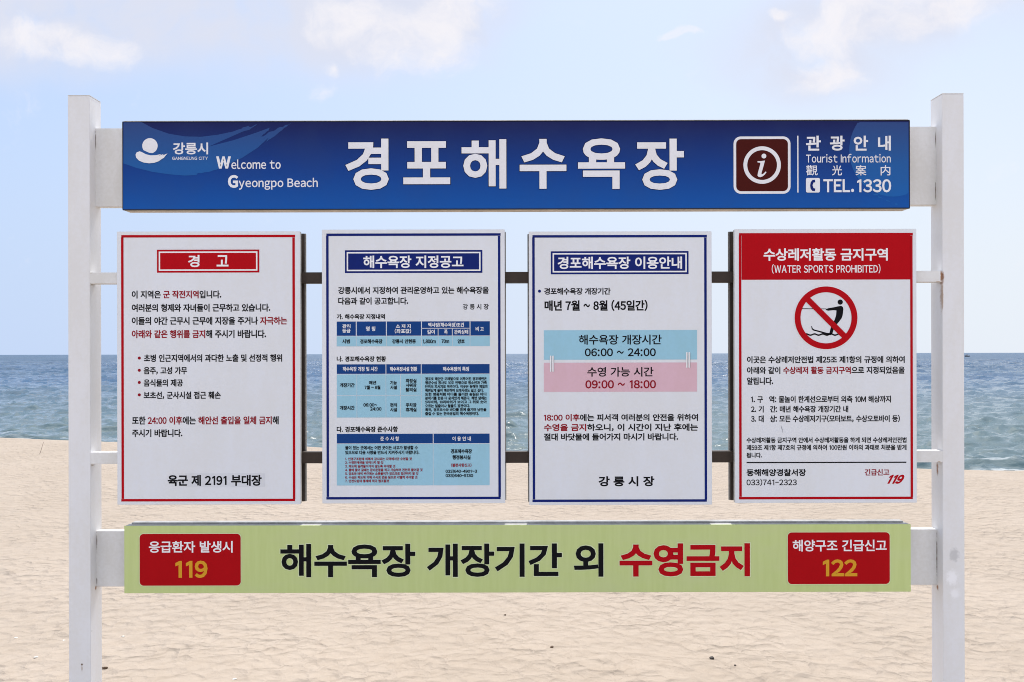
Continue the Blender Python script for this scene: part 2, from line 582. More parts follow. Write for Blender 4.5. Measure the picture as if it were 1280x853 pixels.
class Sheet:
    """printed film: polygons and lettering on an upright plane, one mesh per part"""
    STEP = 0.0006

    def __init__(self, y, org):
        self.y = y
        self.org = Vector(org)
        self.v, self.f, self.mi, self.mats = [], [], [], []

    def _m(self, mt):
        if mt not in self.mats:
            self.mats.append(mt)
        return self.mats.index(mt)

    def _put(self, pts, faces, mt, layer):
        b = len(self.v)
        yy = self.y - self.STEP * layer
        for (x, z) in pts:
            self.v.append((x - self.org.x, yy - self.org.y, z - self.org.z))
        for i, f in enumerate(faces):
            self.f.append([b + k for k in f])
            self.mi.append(self._m(mt) if isinstance(mt, str) else self._m(mt[i]))

    def poly(self, px, mt, layer=1):
        pts = [W(a, b, self.y) for a, b in px]
        tris = tessellate_polygon([[Vector((x, z, 0)) for x, z in pts]])
        self._put(pts, tris, mt, layer)

    def rect(self, x0, x1, y0, y1, mt, layer=1, r=0.0):
        cx, cy = (x0 + x1) / 2, (y0 + y1) / 2
        X, Z = W(cx, cy, self.y)
        s = S * (D + self.y) / D
        hx, hz = (x1 - x0) / 2 * s, (y1 - y0) / 2 * s
        if r <= 0:
            self._put([(X - hx, Z - hz), (X + hx, Z - hz), (X + hx, Z + hz), (X - hx, Z + hz)], [(0, 1, 2, 3)], mt, layer)
            return
        r *= s
        pts = []
        for qx, qz, a0 in ((hx - r, hz - r, 0), (-hx + r, hz - r, 90), (-hx + r, -hz + r, 180), (hx - r, -hz + r, 270)):
            for k in range(7):
                a = R(a0 + 15 * k)
                pts.append((X + qx + r * math.cos(a), Z + qz + r * math.sin(a)))
        self._put(pts, [tuple(range(len(pts)))], mt, layer)

    def frame(self, x0, x1, y0, y1, t, mt, layer=1):
        self.rect(x0, x1, y0, y0 + t, mt, layer)
        self.rect(x0, x1, y1 - t, y1, mt, layer)
        self.rect(x0, x0 + t, y0 + t, y1 - t, mt, layer)
        self.rect(x1 - t, x1, y0 + t, y1 - t, mt, layer)

    def disc(self, cx, cy, r, mt, layer=1, ri=0.0, n=72):
        X, Z = W(cx, cy, self.y)
        s = S * (D + self.y) / D
        o = [(X + r * s * math.cos(2 * math.pi * k / n), Z + r * s * math.sin(2 * math.pi * k / n)) for k in range(n)]
        if ri <= 0:
            self._put(o, [tuple(range(n))], mt, layer)
        else:
            i = [(X + ri * s * math.cos(2 * math.pi * k / n), Z + ri * s * math.sin(2 * math.pi * k / n)) for k in range(n)]
            self._put(o + i, [(k, (k + 1) % n, n + (k + 1) % n, n + k) for k in range(n)], mt, layer)

    def text(self, s, x0, x1, y0, y1, mt='ink', bold=0.012, layer=1, spans=(), shear=0.0, spacing=1.0, grow=0.0):
        """lettering fitted to the box x0..x1, y0..y1 (photo pixels); spans = (start, end, material)"""
        pen = 0.0
        todo = []
        for i, ch in enumerate(s):
            if ch == ' ':
                pen += 0.30 * spacing
                continue
            gl = glyph(ch)
            if gl is None:
                continue
            col = mt
            for sp in spans:
                if sp[0] <= i < sp[1]:
                    col = sp[2]
            todo.append((gl, pen, col))
            pen += gl['adv'] * spacing
        if not todo:
            return
        lo = [min(g['pts'][:, 0].min() + p for g, p, _ in todo) - bold, min(g['pts'][:, 1].min() for g, p, _ in todo) - bold]
        hi = [max(g['pts'][:, 0].max() + p for g, p, _ in todo) + bold, max(g['pts'][:, 1].max() for g, p, _ in todo) + bold]
        if shear:
            lo[0] += shear * lo[1]
            hi[0] += shear * hi[1]
        X, Z = W((x0 + x1) / 2, (y0 + y1) / 2, self.y)
        sc = S * (D + self.y) / D
        sx = ((x1 - x0) + 2 * grow) * sc / max(hi[0] - lo[0], 1e-6)
        sz = ((y1 - y0) + 2 * grow) * sc / max(hi[1] - lo[1], 1e-6)
        cx, cz = (lo[0] + hi[0]) / 2, (lo[1] + hi[1]) / 2
        # keep the strokes equally thick across and up when the line is squeezed
        bx = bold * min(1.6, max(0.6, math.sqrt(sz / sx)))
        bz = bold * min(1.6, max(0.6, math.sqrt(sx / sz)))

        def place(pp, pen):
            out = []
            for a_, b_ in pp:
                a2 = a_ + pen + shear * b_
                out.append((X + (a2 - cx) * sx, Z + (b_ - cz) * sz))
            return out
        for gl, pen, col in todo:
            self._put(place(gl['pts'], pen), gl['faces'], col, layer)
            if bold > 0:
                for k, (loop, off) in enumerate(gl['loops']):
                    n = len(loop)
                    p0 = gl['pts'][loop]
                    p1 = p0 + off * np.array((bx, bz))
                    q = place(np.concatenate([p0, p1]), pen)
                    self._put(q, [(i, (i + 1) % n, n + (i + 1) % n, n + i) for i in range(n)], col, layer - 0.12 - 0.05 * (k % 6))

    def build(self, name, parent):
        me = bpy.data.meshes.new(name)
        me.from_pydata(self.v, [], self.f)
        for mt in self.mats:
            me.materials.append(MAT[mt])
        me.polygons.foreach_set('material_index', self.mi)
        me.update()
        return link_mesh(name, me, parent)


def red(s, *subs):
    out = []
    for q in subs:
        i = s.index(q)
        out.append((i, i + len(q), 'text_red'))
    return out


# ------------------------------------------------------------------ noise
def _hash(ix, iy, seed):
    h = (ix.astype(np.int64) * 374761393 + iy.astype(np.int64) * 668265263 + seed * 1442695041) & 0x7fffffff
    h = ((h ^ (h >> 13)) * 1274126177) & 0x7fffffff
    return ((h ^ (h >> 16)) & 0xffff) / 65535.0


def vnoise(x, y, seed=0):
    ix, iy = np.floor(x), np.floor(y)
    fx, fy = x - ix, y - iy
    fx = fx * fx * fx * (fx * (fx * 6 - 15) + 10)
    fy = fy * fy * fy * (fy * (fy * 6 - 15) + 10)
    a, b = _hash(ix, iy, seed), _hash(ix + 1, iy, seed)
    c, d = _hash(ix, iy + 1, seed), _hash(ix + 1, iy + 1, seed)
    return (a + (b - a) * fx) * (1 - fy) + (c + (d - c) * fx) * fy - 0.5


def fbm(x, y, oct_, seed=0, gain=0.5):
    s, a = 0, 1.0
    for k in range(oct_):
        s = s + a * vnoise(x * 2 ** k + 17.3 * k, y * 2 ** k - 9.1 * k, seed + k)
        a *= gain
    return s


def pits(x, y, cell, seed):
    """scuffed hollows with soft raised rims, one jittered per cell"""
    gx, gy = np.floor(x / cell), np.floor(y / cell)
    h = np.zeros_like(x)
    for i in (-1, 0, 1):
        for j in (-1, 0, 1):
            cx, cy = gx + i, gy + j
            jx, jy = _hash(cx, cy, seed), _hash(cx, cy, seed + 1)
            an = _hash(cx, cy, seed + 2) * 3.14
            sz = 0.28 + 0.30 * _hash(cx, cy, seed + 3)
            am = _hash(cx, cy, seed + 4)
            dx, dy = x / cell - (cx + jx), y / cell - (cy + jy)
            ca, sa = np.cos(an), np.sin(an)
            u, v = (dx * ca + dy * sa) / sz, (-dx * sa + dy * ca) / (sz * 0.6)
            r2 = u * u + v * v
            h += am * (-np.exp(-r2 * 1.6) + 0.45 * np.exp(-(np.sqrt(r2) - 1.25) ** 2 * 5))
    return h


def grid_mesh(name, X, Y, Z, mat):
    nr, nc = X.shape
    me = bpy.data.meshes.new(name)
    co = np.stack([X, Y, Z], -1).reshape(-1, 3).astype(np.float32)
    idx = np.arange(nr * nc).reshape(nr, nc)
    q = np.stack([idx[:-1, :-1], idx[:-1, 1:], idx[1:, 1:], idx[1:, :-1]], -1).reshape(-1, 4)
    me.vertices.add(len(co))
    me.vertices.foreach_set('co', co.ravel())
    me.loops.add(q.size)
    me.loops.foreach_set('vertex_index', q.ravel().astype(np.int32))
    me.polygons.add(len(q))
    me.polygons.foreach_set('loop_start', (np.arange(len(q)) * 4).astype(np.int32))
    me.polygons.foreach_set('use_smooth', np.ones(len(q), bool))
    me.materials.append(MAT[mat])
    me.update(calc_edges=True)
    o = link_mesh(name, me)
    o['kind'] = 'structure'
    return o


SEA_Z = -1.5


def crest(x):
    """distance from the lens (along Y) of the top of the beach slope"""
    return 15.1 - 7.0 * np.tanh(x / 22.0) + 0.35 * vnoise(x / 2.3, x * 0 + 3.3, 5) + 0.25 * vnoise(x / 0.7, x * 0 + 1.3, 8)


def sand_height(X, Y):
    d = Y + D
    t = (d - crest(X)) / 0.7
    z = -0.17 * 0.7 * np.logaddexp(0, t)
    wx = X + 0.10 * fbm(X * 3, Y * 3, 2, 31)
    wy = Y + 0.10 * fbm(X * 3 + 7, Y * 3, 2, 41)
    fade = 1 / (1 + np.exp((d - crest(X) + 1.2) / 0.5)) * 0.75 + 0.25
    h = 0.007 * pits(wx, wy, 0.22, 11) + 0.004 * pits(wx + 3.1, wy + 1.7, 0.13, 51)
    h += 0.012 * fbm(wx / 0.24, wy / 0.20, 3, 3, 0.5)
    h += 0.03 * fbm(X / 1.9, Y / 1.9, 3, 77)
    return z + h * fade


def build_sand():
    ys = [-70, -40, -20, -10, -6, -4, -3]
    d = 1.3
    while d < 40:
        ys.append(d - D)
        d *= 1.0052 if 3.6 < d < 19 else 1.02
    ys += [55, 90]
    xs = list(np.arange(-8.8, 8.8001, 0.024))
    ex, st = [], 0.03
    x = 8.8
    while x < 150:
        st *= 1.06
        x += st
        ex.append(x)
    xs = [-e for e in ex[::-1]] + xs + ex
    X, Y = np.meshgrid(np.array(xs), np.array(sorted(ys)))
    Z = sand_height(X, Y)
    return grid_mesh('sand_beach', X, Y, Z, 'sand')


def build_sea():
    d = np.concatenate([np.geomspace(11, 500, 860), np.geomspace(504, 12000, 120)])
    a = np.tan(np.radians(np.linspace(-34, 34, 520)))
    a = np.concatenate([-np.geomspace(4.0, 0.70, 20), a, np.geomspace(0.70, 4.0, 20)])
    X = d[:, None] * a[None, :]
    Dm = np.repeat(d[:, None], len(a), 1)
    Y = Dm - D
    rng = random.Random(4)
    Z = np.zeros_like(X)
    fade = np.clip((700 - Dm) / 500, 0, 1)
    # broken swell lines running roughly along the shore
    env = np.clip(0.30 + 1.3 * fbm(X / 13, Y / 7, 3, 201), 0.0, 1.2)
    ph = (Y + 0.20 * X) / 9.5 * 2 * np.pi + 2.6 * fbm(X / 12, Y / 12, 3, 202)
    sw = np.exp(5.0 * (np.sin(ph) - 1))
    Z += 0.34 * env * sw
    # short steep wavelets with smoother water between them
    for (lx, ly, amp, cut, sd) in ((4.2, 1.6, 0.24, 0.12, 210), (2.2, 0.72, 0.40, 0.17, 230), (1.1, 0.38, 0.30, 0.15, 250), (0.5, 0.22, 0.15, 0.10, 260)):
        n = fbm(X / lx, Y / ly + 0.12 * X / lx, 3, sd, 0.5)
        Z += amp * np.maximum(n - cut, 0)
    # long low waves that keep their shape far out
    n = fbm(X / 11.0, Y / 4.5, 3, 270, 0.5)
    far = np.clip((Dm - 60) / 120, 0, 1)
    Z += far * 0.9 * np.maximum(n - 0.05, 0)
    n = fbm(X / 5.5, Y / 2.1, 3, 280, 0.5)
    Z += np.clip((Dm - 45) / 60, 0, 1) * 0.55 * np.maximum(n - 0.14, 0)
    for k in range(30):
        lam = 0.7 * (6.0 / 0.7) ** rng.random()
        an = R(90 + rng.gauss(0, 38))
        kx, ky = math.cos(an) * 2 * math.pi / lam, math.sin(an) * 2 * math.pi / lam
        Z += 0.0022 * lam * np.sin(kx * X + ky * Y + rng.random() * 6.28)
    return grid_mesh('sea', X, Y, SEA_Z - 0.05 + Z * fade, 'sea_water')


build_sand()
build_sea()

# ------------------------------------------------------------------ the frame: posts, beams, rails
fr = root('sign_frame', (0, 0.05, 0), 'white painted post and rail frame carrying all the beach notices and both long signs', 'sign frame')
FO = (0, 0.05, 0)
PZ = W(100, 119, 0)[1]


def post(x0, x1, mt):
    cx = (x0 + x1) / 2
    bm = bmesh.new()
    for (a, b, c, d_, z0, z1) in ((x0, x1, 0.0, 0.108, -0.35, PZ - 0.004), (x0 - 0.001, x1 + 0.001, -0.001, 0.109, PZ - 0.003, PZ)):
        r = bmesh.ops.create_cube(bm, size=1.0)
        for v in r['verts']:
            v.co = Vector((a if v.co.x < 0 else b, c if v.co.y < 0 else d_, z0 if v.co.z < 0 else z1)) - Vector(FO)
    bmesh.ops.bevel(bm, geom=list(bm.edges), offset=0.0035, segments=3, affect='EDGES', clamp_overlap=True)
    me = bpy.data.meshes.new('post')
    bm.to_mesh(me)
    bm.free()
    me.materials.append(MAT[mt])
    me.shade_smooth() if False else None
    return link_mesh('post', me, fr)


def wp(px, py, y=0.0):
    x, z = W(px, py, y)
    return x - FO[0], y - FO[1], z - FO[2]


_spot = []
for (px, py, y, rx, ry, rz, am, cc) in (
        (1178.2, 347, 0.0, 0.010, 0.04, 0.040, 0.95, RUST), (1178.0, 370, 0.0, 0.006, 0.03, 0.10, 0.7, (0.36, 0.20, 0.09)),
        (1172.5, 586, 0.05, 0.02, 0.012, 0.045, 0.9, RUST), (1172, 735, 0.05, 0.02, 0.012, 0.016, 0.9, RUST),
        (1193, 694, 0.0, 0.03, 0.02, 0.04, 0.6, (0.45, 0.45, 0.46)), (1190, 722, 0.0, 0.035, 0.02, 0.045, 0.7, (0.97, 0.97, 1.0)),
        (1194, 742, 0.0, 0.03, 0.02, 0.03, 0.5, (0.97, 0.97, 1.0))):
    _spot.append((*wp(px, py, y), rx, ry, rz, am, cc))
paint('post_paint_stained', (0.81, 0.81, 0.83), 0.5, 0.022, bump=0.05, spots=_spot)
_spot = []
for (px, py, y, rx, ry, rz, am, cc) in (
        (102.5, 831, 0.0, 0.006, 0.02, 0.006, 1.0, (0.10, 0.05, 0.02)), (102.5, 836, 0.0, 0.004, 0.02, 0.018, 0.6, RUST),
        (114, 789, 0.01, 0.006, 0.006, 0.004, 0.9, (0.05, 0.04, 0.03)), (121, 735, 0.05, 0.02, 0.010, 0.014, 0.9, RUST),
        (117, 356, 0.02, 0.02, 0.02, 0.006, 0.7, (0.40, 0.34, 0.26)), (117, 582, 0.02, 0.02, 0.02, 0.006, 0.7, (0.40, 0.34, 0.26))):  # slight shade below each rail, painted into the post colour
    _spot.append((*wp(px, py, y), rx, ry, rz, am, cc))
paint('post_paint', (0.81, 0.81, 0.83), 0.5, 0.022, bump=0.05, spots=_spot)

LX0, LX1 = W(85.3, 430)[0], W(112.7, 430)[0]
RX0, RX1 = W(1178.2, 430)[0], W(1205.3, 430)[0]
post(LX0, LX1, 'post_paint')
post(RX0, RX1, 'post_paint_stained')
_s = [(*wp(1177.0, 346, 0), 0.008, 0.04, 0.040, 0.95, RUST), (*wp(1173, 352.5, 0), 0.016, 0.03, 0.004, 0.7, (0.42, 0.28, 0.16)),
      (*wp(1174, 577.5, 0), 0.010, 0.03, 0.004, 0.7, (0.42, 0.28, 0.16)), (*wp(114, 341.5, 0), 0.010, 0.03, 0.003, 0.5, (0.42, 0.36, 0.28))]
for (px, ya, yb) in ((119.6, 163, 190), (1169.4, 163, 185), (1169.4, 225, 252), (121.0, 666, 690), (121.0, 722, 731), (1171.0, 666, 725)):
    x_, y_, z_ = wp(px, (ya + yb) / 2, 0.053)
    _s.append((x_, y_, z_, 0.003, 0.02, (yb - ya) * S * 0.6, 0.8, (0.10, 0.07, 0.05)))
paint('beam_paint_stained', (0.80, 0.795, 0.79), 0.5, 0.05, bump=0.1, spots=_s)
# deep beams behind the two long signs
for (ya, yb) in ((159.5, 257.5), (663, 732.5)):
    z1, z0 = W(640, ya, 0.053)[1], W(640, yb, 0.053)[1]
    boxes('beam', [(LX1 - 0.002, RX0 + 0.002, 0.053, 0.098, z0, z1, 'beam_paint_stained')], fr, FO, 0.002)
# two rails: brown behind the notices, white ends at the posts
xa, xb = W(330, 350)[0], W(960, 350)[0]
for (ya, yb) in ((340, 353.6), (565, 579)):
    z1, z0 = W(640, ya, 0)[1], W(640, yb, 0)[1]
    boxes('rail', [(xa, xb, 0.001, 0.049, z0, z1, 'rail_brown')], fr, FO, 0.002)
    for (a, b) in ((LX1 - 0.002, xa), (xb, RX0 + 0.002)):
        boxes('rail_end', [(a, b, 0.0, 0.05, z0 - 0.001, z1 + 0.001, 'beam_paint_stained')], fr, FO, 0.002)

# ------------------------------------------------------------------ four notice boards
PY = -0.028
GROUP = 'notice boards hung side by side on the rails'


def notice(px, label, border):
    x0, x1, y0, y1 = px
    xa, za = W((x0 + x1) / 2, (y0 + y1) / 2, PY)
    s = S * (D + PY) / D
    hx, hz = (x1 - x0) / 2 * s, (y1 - y0) / 2 * s
    org = (xa, 0.02, za - hz)
    r = root('notice_board', org, label, 'notice board', GROUP)
    boxes('front_panel', [(xa - hx, xa + hx, PY, PY + 0.005, za - hz, za + hz, 'panel_white'),
                          (xa - hx + 0.001, xa + hx - 0.001, PY + 0.005, 0.0005, za - hz + 0.001, za + hz - 0.001, 'edge_white')], r, org, 0.0015)
    boxes('back_panel', [(xa - hx, xa + hx, 0.0495, 0.067, za - hz, za + hz, 'back_brown'),
                         (xa - hx - 0.004, xa + hx + 0.004, 0.067, 0.078, za - hz - 0.002, za + hz + 0.002, 'edge_white')], r, org, 0.0015)
    sh = Sheet(PY, org)
    bx0, bx1, by0, by1, mt = border
    sh.frame(bx0, bx1, by0, by1, 3.1, mt)
    sh.build('border', r)
    return r, org


def title_box(r, org, x0, x1, y0, y1, mt):
    sh = Sheet(PY, org)
    sh.rect(x0, x1, y0, y1, mt, 1)
    sh.rect(x0 + 2.3, x1 - 2.3, y0 + 2.3, y1 - 2.3, 'print_white', 2)
    sh.rect(x0 + 4.1, x1 - 4.1, y0 + 4.1, y1 - 4.1, mt, 3)
    return sh.build('title_box', r)


def lettering(name, parent, org, lines, y=PY, layer=1):
    """lines: (text, x0, x1, y0, y1, {options}); every line of writing is a mesh part of its own"""
    for ln in lines:
        sh = Sheet(y, org)
        kw = dict(ln[5]) if len(ln) > 5 else {}
        kw.setdefault('layer', layer)
        sh.text(ln[0], *ln[1:5], **kw)
        o = sh.build(name, parent)
    return o


B = dict(bold=0.030)
# ---- red army warning
r1, o1 = notice((146.3, 375.4, 289.4, 631.0), 'white notice board with red border and small red title box, hung beside the left post',
                (151.7, 368.9, 293.9, 626.9, 'red'))
tb = title_box(r1, o1, 196.3, 324.2, 312.3, 341.0, 'red')
lettering('title_lettering', tb, o1, [('경', 235.5, 249.7, 319, 334.2, dict(mt='print_white', bold=0.024)),
                                      ('고', 271, 285.8, 319.2, 333.4, dict(mt='print_white', bold=0.024))], layer=4)
T = ['이 지역은 군 작전지역입니다.', '여러분의 형제와 자녀들이 근무하고 있습니다.', '이들의 야간 근무시 근무에 지장을 주거나 자극하는', '아래와 같은 행위를 금지해 주시기 바랍니다.']
lettering('paragraph_lettering', r1, o1, [
    (T[0], 164.8, 276.7, 363.4, 373.3, dict(spans=red(T[0], '군 작전지역'), **B)),
    (T[1], 164.8, 337.9, 379.9, 389.9, B),
    (T[2], 164.8, 359.0, 396.2, 406.2, dict(spans=red(T[2], '자극하는'), **B)),
    (T[3], 164.8, 332.6, 412.6, 422.9, dict(spans=red(T[3], '아래와 같은 행위를 금지'), **B))])
lettering('list_lettering', r1, o1, [
    ('초병 인근지역에서의 과다한 노출 및 선정적 행위', 180, 352.7, 443.0, 452.6, B),
    ('음주, 고성 가무', 179.7, 234, 458.7, 468.4, B),
    ('음식물의 제공', 179.7, 228.7, 474.2, 483.5, B),
    ('보초선, 군사시설 접근 훼손', 179.7, 276, 489.6, 499.2, B)])
for yy in (447.8, 463.1, 478.3, 493.8):
    sh = Sheet(PY, o1)
    sh.disc(174.2, yy, 1.9, 'text_red', 1, n=20)
    sh.build('list_bullet', r1)
T = ['또한 24:00 이후에는 해안선 출입을 일체 금지해', '주시기 바랍니다.']
lettering('closing_lettering', r1, o1, [
    (T[0], 165.2, 348.4, 520.6, 530.9, dict(spans=red(T[0], '24:00 이후', '해안선 출입을 일체 금지'), **B)),
    (T[1], 165.2, 228, 536.8, 546.5, B)])
sh = Sheet(PY, o1)
sh.rect(231.5, 331.5, 592.0, 608.8, 'patch_grey', 1)
pt = sh.build('name_patch', r1)
lettering('issuer_lettering', r1, o1, [('육군 제 2191 부대장', 209.8, 327.2, 593.8, 607.6, dict(bold=0.032))], layer=2)

# ---- blue designation notice with tables
r2, o2 = notice((402.6, 631.3, 287.0, 629.5), 'white notice board with navy border, filled with three blue tables of small print',
                (408.0, 625.8, 292.0, 624.4, 'navy'))
tb = title_box(r2, o2, 431.2, 603.0, 312.9, 341.4, 'navy')
lettering('title_lettering', tb, o2, [('해수욕장 지정공고', 454.2, 579.4, 319.7, 335.3, dict(mt='print_white', bold=0.024))], layer=4)
lettering('intro_lettering', r2, o2, [
    ('강릉시에서 지정하여 관리운영하고 있는 해수욕장을', 422.8, 611.0, 358.6, 367.6, B),
    ('다음과 같이 공고합니다.', 422.8, 510.2, 371.9, 381.0, B),
    ('강 릉 시 장', 578.6, 611.0, 380.1, 387.2, dict(bold=0.022))])
H = dict(bold=0.036)
lettering('heading_lettering', r2, o2, [
    ('가. 해수욕장 지정내역', 421.0, 481.3, 392.7, 399.4, H),
    ('나. 경포해수욕장 현황', 421.0, 482.7, 445.4, 452.4, H),
    ('다. 경포해수욕장 준수사항', 421.0, 497.5, 533.2, 540.6, H)])
HW = dict(mt='print_white', bold=0.024)
C = dict(bold=0.034)


def table(head, body, cuts, texts):
    sh = Sheet(PY, o2)
    sh.rect(*head, 'table_blue', 1)
    sh.rect(*body, 'cell_blue', 1)
    for (x0, x1, y0, y1, mt) in cuts:
        sh.rect(x0, x1, y0, y1, mt, 2)
    t = sh.build('table', r2)
    lettering('table_lettering', t, o2, texts, layer=3)


P_, L_ = 'panel_white', 'patch_grey'
table((421.0, 612.3, 402.0, 419.8), (421.0, 612.3, 420.5, 433.0),
      [(x - .5, x + .5, 402.0, 419.8, P_) for x in (445.4, 483.0, 526.9, 587.6)] +
      [(x - .25, x + .25, 420.5, 433.0, L_) for x in (445.4, 483.0, 526.9, 547.7, 565.4, 587.6)] +
      [(x - .4, x + .4, 410.6, 419.8, P_) for x in (547.7, 565.4)] + [(526.9, 587.6, 410.2, 410.9, P_)],
      [('관리', 427.9, 438.2, 405.5, 410.3, HW), ('등급', 427.9, 438.2, 411.3, 416.2, HW), ('명 칭', 457.6, 469.2, 408.2, 414.1, HW),
       ('소 재 지', 495.0, 513.5, 405.5, 410.5, HW), ('(좌표값)', 493.5, 514.0, 411.2, 417.0, HW),
       ('백사장(해수욕장)조건', 535.3, 580.0, 403.4, 409.2, HW), ('길이', 534.0, 543.5, 412.3, 418.0, HW), ('폭', 555.2, 559.6, 412.3, 418.0, HW),
       ('관리상태', 567.8, 585.3, 412.3, 418.0, HW), ('비 고', 594.6, 604.7, 408.6, 414.2, HW),
       ('시범', 427.9, 437.4, 424.2, 429.6, C), ('경포해수욕장', 450.2, 478.1, 424.2, 429.8, C), ('강릉시 안현동', 490.3, 519.9, 424.2, 429.6, C),
       ('1,800m', 528.7, 544.8, 424.4, 430.0, C), ('70m', 552.0, 561.5, 424.4, 429.2, C), ('양호', 572.0, 581.0, 424.2, 429.6, C)])
LT = ['경포호 해안만 모래밭으로 이루어진 경포해변은', '평균수심 경사도 10도 안팎으로 청소년과 가족', '단위의 피서지로 적격이다. 이곳은 동해안 제일의',
      '해변답게 물이 깨끗하며 모래사장도 넓고 길다.', '또한 병풍처럼 바다를 둘러싼 송림은 바다', '분위기를 한층 더 운치있게 해준다. 해변 앞에는',
      '5리바위, 10리바위가 보이고 그 위로 솟아', '오르는 일출이나 월출도 장관이다.', '특히, 경포호수와 바다를 함께 즐기며 낭만을', '즐길 수 있는 전국유일의 해수욕장이다.']
LX = [608.6, 608.6, 609.3, 604.6, 608.6, 608.6, 608.6, 587.5, 608.1, 598.7]
table((421.1, 612.0, 455.5, 467.4), (421.1, 612.0, 468.1, 522.0),
      [(x - .45, x + .45, 455.5, 467.4, P_) for x in (482.5, 526.6)] +
      [(x - .25, x + .25, 468.1, 522.0, L_) for x in (446.2, 482.5, 500.8, 526.6)] + [(421.1, 526.6, 494.1, 494.6, L_)],
      [('해수욕장 개장 및 시간', 428.6, 472.2, 458.6, 464.3, HW), ('해수욕장시설 현황', 487.4, 521.4, 458.6, 464.3, HW), ('해수욕장의 특징', 553.7, 586.3, 458.6, 464.3, HW),
       ('개장기간', 424.8, 443.4, 479.0, 484.4, C), ('매년', 461.4, 470.3, 476.2, 481.0, C), ('7월 ~ 8월', 455.8, 475.5, 482.0, 487.0, C),
       ('기능', 487.7, 496.3, 476.2, 481.2, C), ('시설', 487.7, 496.3, 482.0, 487.0, C),
       ('화장실', 507.3, 520.7, 473.7, 478.7, C), ('샤워장', 507.3, 520.7, 479.3, 484.2, C), ('탈의실', 507.3, 520.7, 484.9, 489.8, C),
       ('개장시간', 424.8, 443.4, 507.4, 512.8, C), ('06:00~', 454.4, 471.5, 504.2, 508.5, C), ('24:00', 462.8, 476.9, 509.2, 513.5, C),
       ('편의', 487.7, 496.3, 504.0, 509.0, C), ('시설', 487.7, 496.3, 509.8, 514.8, C), ('주차장', 507.3, 520.7, 504.0, 509.0, C), ('휴게실', 507.3, 520.7, 509.8, 514.8, C)] +
      [(t, 531.5, x1, 471.6 + 4.83 * k, 475.9 + 4.83 * k, C) for k, (t, x1) in enumerate(zip(LT, LX))])
RT = ['1. 인명구조원에 의해서 감시되는 지역에서만 수영할 것', '2. 수영한계선을 벗어나지 말 것', '3. 파도에 밀려들어가지 않도록 주의할 것',
      '4. 물에 들어 갈때는 준비운동을 하고 가슴부터 천천히 들어갈 것', '5. 암초와 바위 부근에는 소용돌이가 있으므로 접근하지 말 것',
      '6. 수심은 파도에 의해 수시로 변동 됨으로 각별히 주의할 것', '7. 안전요원의 통제에 적극 협조할것']
RX = [514.8, 479.2, 494.2, 528.2, 523.0, 521.9, 486.2]
RC = dict(mt='text_red', bold=0.030)
table((421.1, 612.0, 542.4, 554.4), (421.1, 612.0, 555.1, 606.9),
      [(541.1, 542.0, 542.4, 554.4, P_), (541.3, 541.8, 555.1, 606.9, L_)],
      [('준 수 사 항', 475.5, 498.9, 545.8, 551.2, HW), ('이 용 안 내', 565.5, 588.7, 545.8, 551.2, HW),
       ('물이 있는 곳에서는 어떤 곳이든 사고가 발생할 수', 431.6, 522.3, 557.4, 562.3, C), ('있으므로 다음 사항을 반드시 지켜주시기 바랍니다.', 431.6, 524.2, 563.3, 568.2, C)] +
      [(t, 431.6, x1, 571.9 + 4.6 * k, 575.7 + 4.6 * k, RC) for k, (t, x1) in enumerate(zip(RT, RX))] +
      [('경포해수욕장', 563.6, 590.0, 561.4, 567.1, C), ('행정봉사실', 565.5, 588.2, 569.1, 574.6, C), ('(불편사항신고)', 564.0, 589.4, 579.3, 583.9, RC),
       ('033)640-4901~3', 557.0, 596.4, 586.8, 591.6, C), ('033)640-5130', 557.0, 591.5, 592.2, 597.0, C)])

# ---- opening hours notice
r3, o3 = notice((661.3, 889.9, 289.4, 631.4), 'navy bordered white notice board with light blue box above a pink box',
                (665.6, 883.6, 294.0, 627.6, 'navy'))
tb = title_box(r3, o3, 688.5, 860.7, 314.2, 343.0, 'navy')
lettering('title_lettering', tb, o3, [('경포해수욕장 이용안내', 697.2, 852.5, 321.1, 336.5, dict(mt='print_white', bold=0.024))], layer=4)
sh = Sheet(PY, o3)
sh.disc(674.4, 364.2, 1.9, 'navy', 1, n=20)
sh.build('list_bullet', r3)
lettering('season_lettering', r3, o3, [
    ('경포해수욕장 개장기간', 680.3, 763.2, 360.0, 368.6, B),
    ('매년 7월 ~ 8월 (45일간)', 680.7, 809.5, 375.2, 389.0, dict(bold=0.032))])
sh = Sheet(PY, o3)
sh.rect(679.9, 871.3, 412.9, 449.8, 'cell_blue')
bb = sh.build('blue_hours_box', r3)
lettering('hours_lettering', bb, o3, [('해수욕장 개장시간', 723.6, 827.0, 418.6, 431.0, dict(bold=0.018)), ('06:00 ~ 24:00', 731.0, 819.8, 435.6, 445.6, dict(bold=0.022))], layer=2)
sh = Sheet(PY, o3)
sh.rect(679.9, 871.3, 453.5, 489.9, 'pink')
bb = sh.build('pink_hours_box', r3)
lettering('hours_lettering', bb, o3, [('수영 가능 시간', 734.2, 816.8, 459.0, 471.0, dict(bold=0.018)), ('09:00 ~ 18:00', 731.7, 820.0, 475.4, 485.8, dict(mt='text_red', bold=0.026))], layer=2)
for (cx, y0, y1) in ((690.3, 444.7, 465.0), (860.5, 440.3, 460.0)):
    sh = Sheet(PY, o3)
    for dx in (-2.0, 1.0):
        sh.rect(cx + dx - 0.9, cx + dx + 0.9, y0, y1, 'print_white', 3, 0.8)
        sh.rect(cx + dx + 0.7, cx + dx + 1.3, y0 + 0.6, y1, 'ring_grey', 4)
    sh.build('binder_ring', r3)
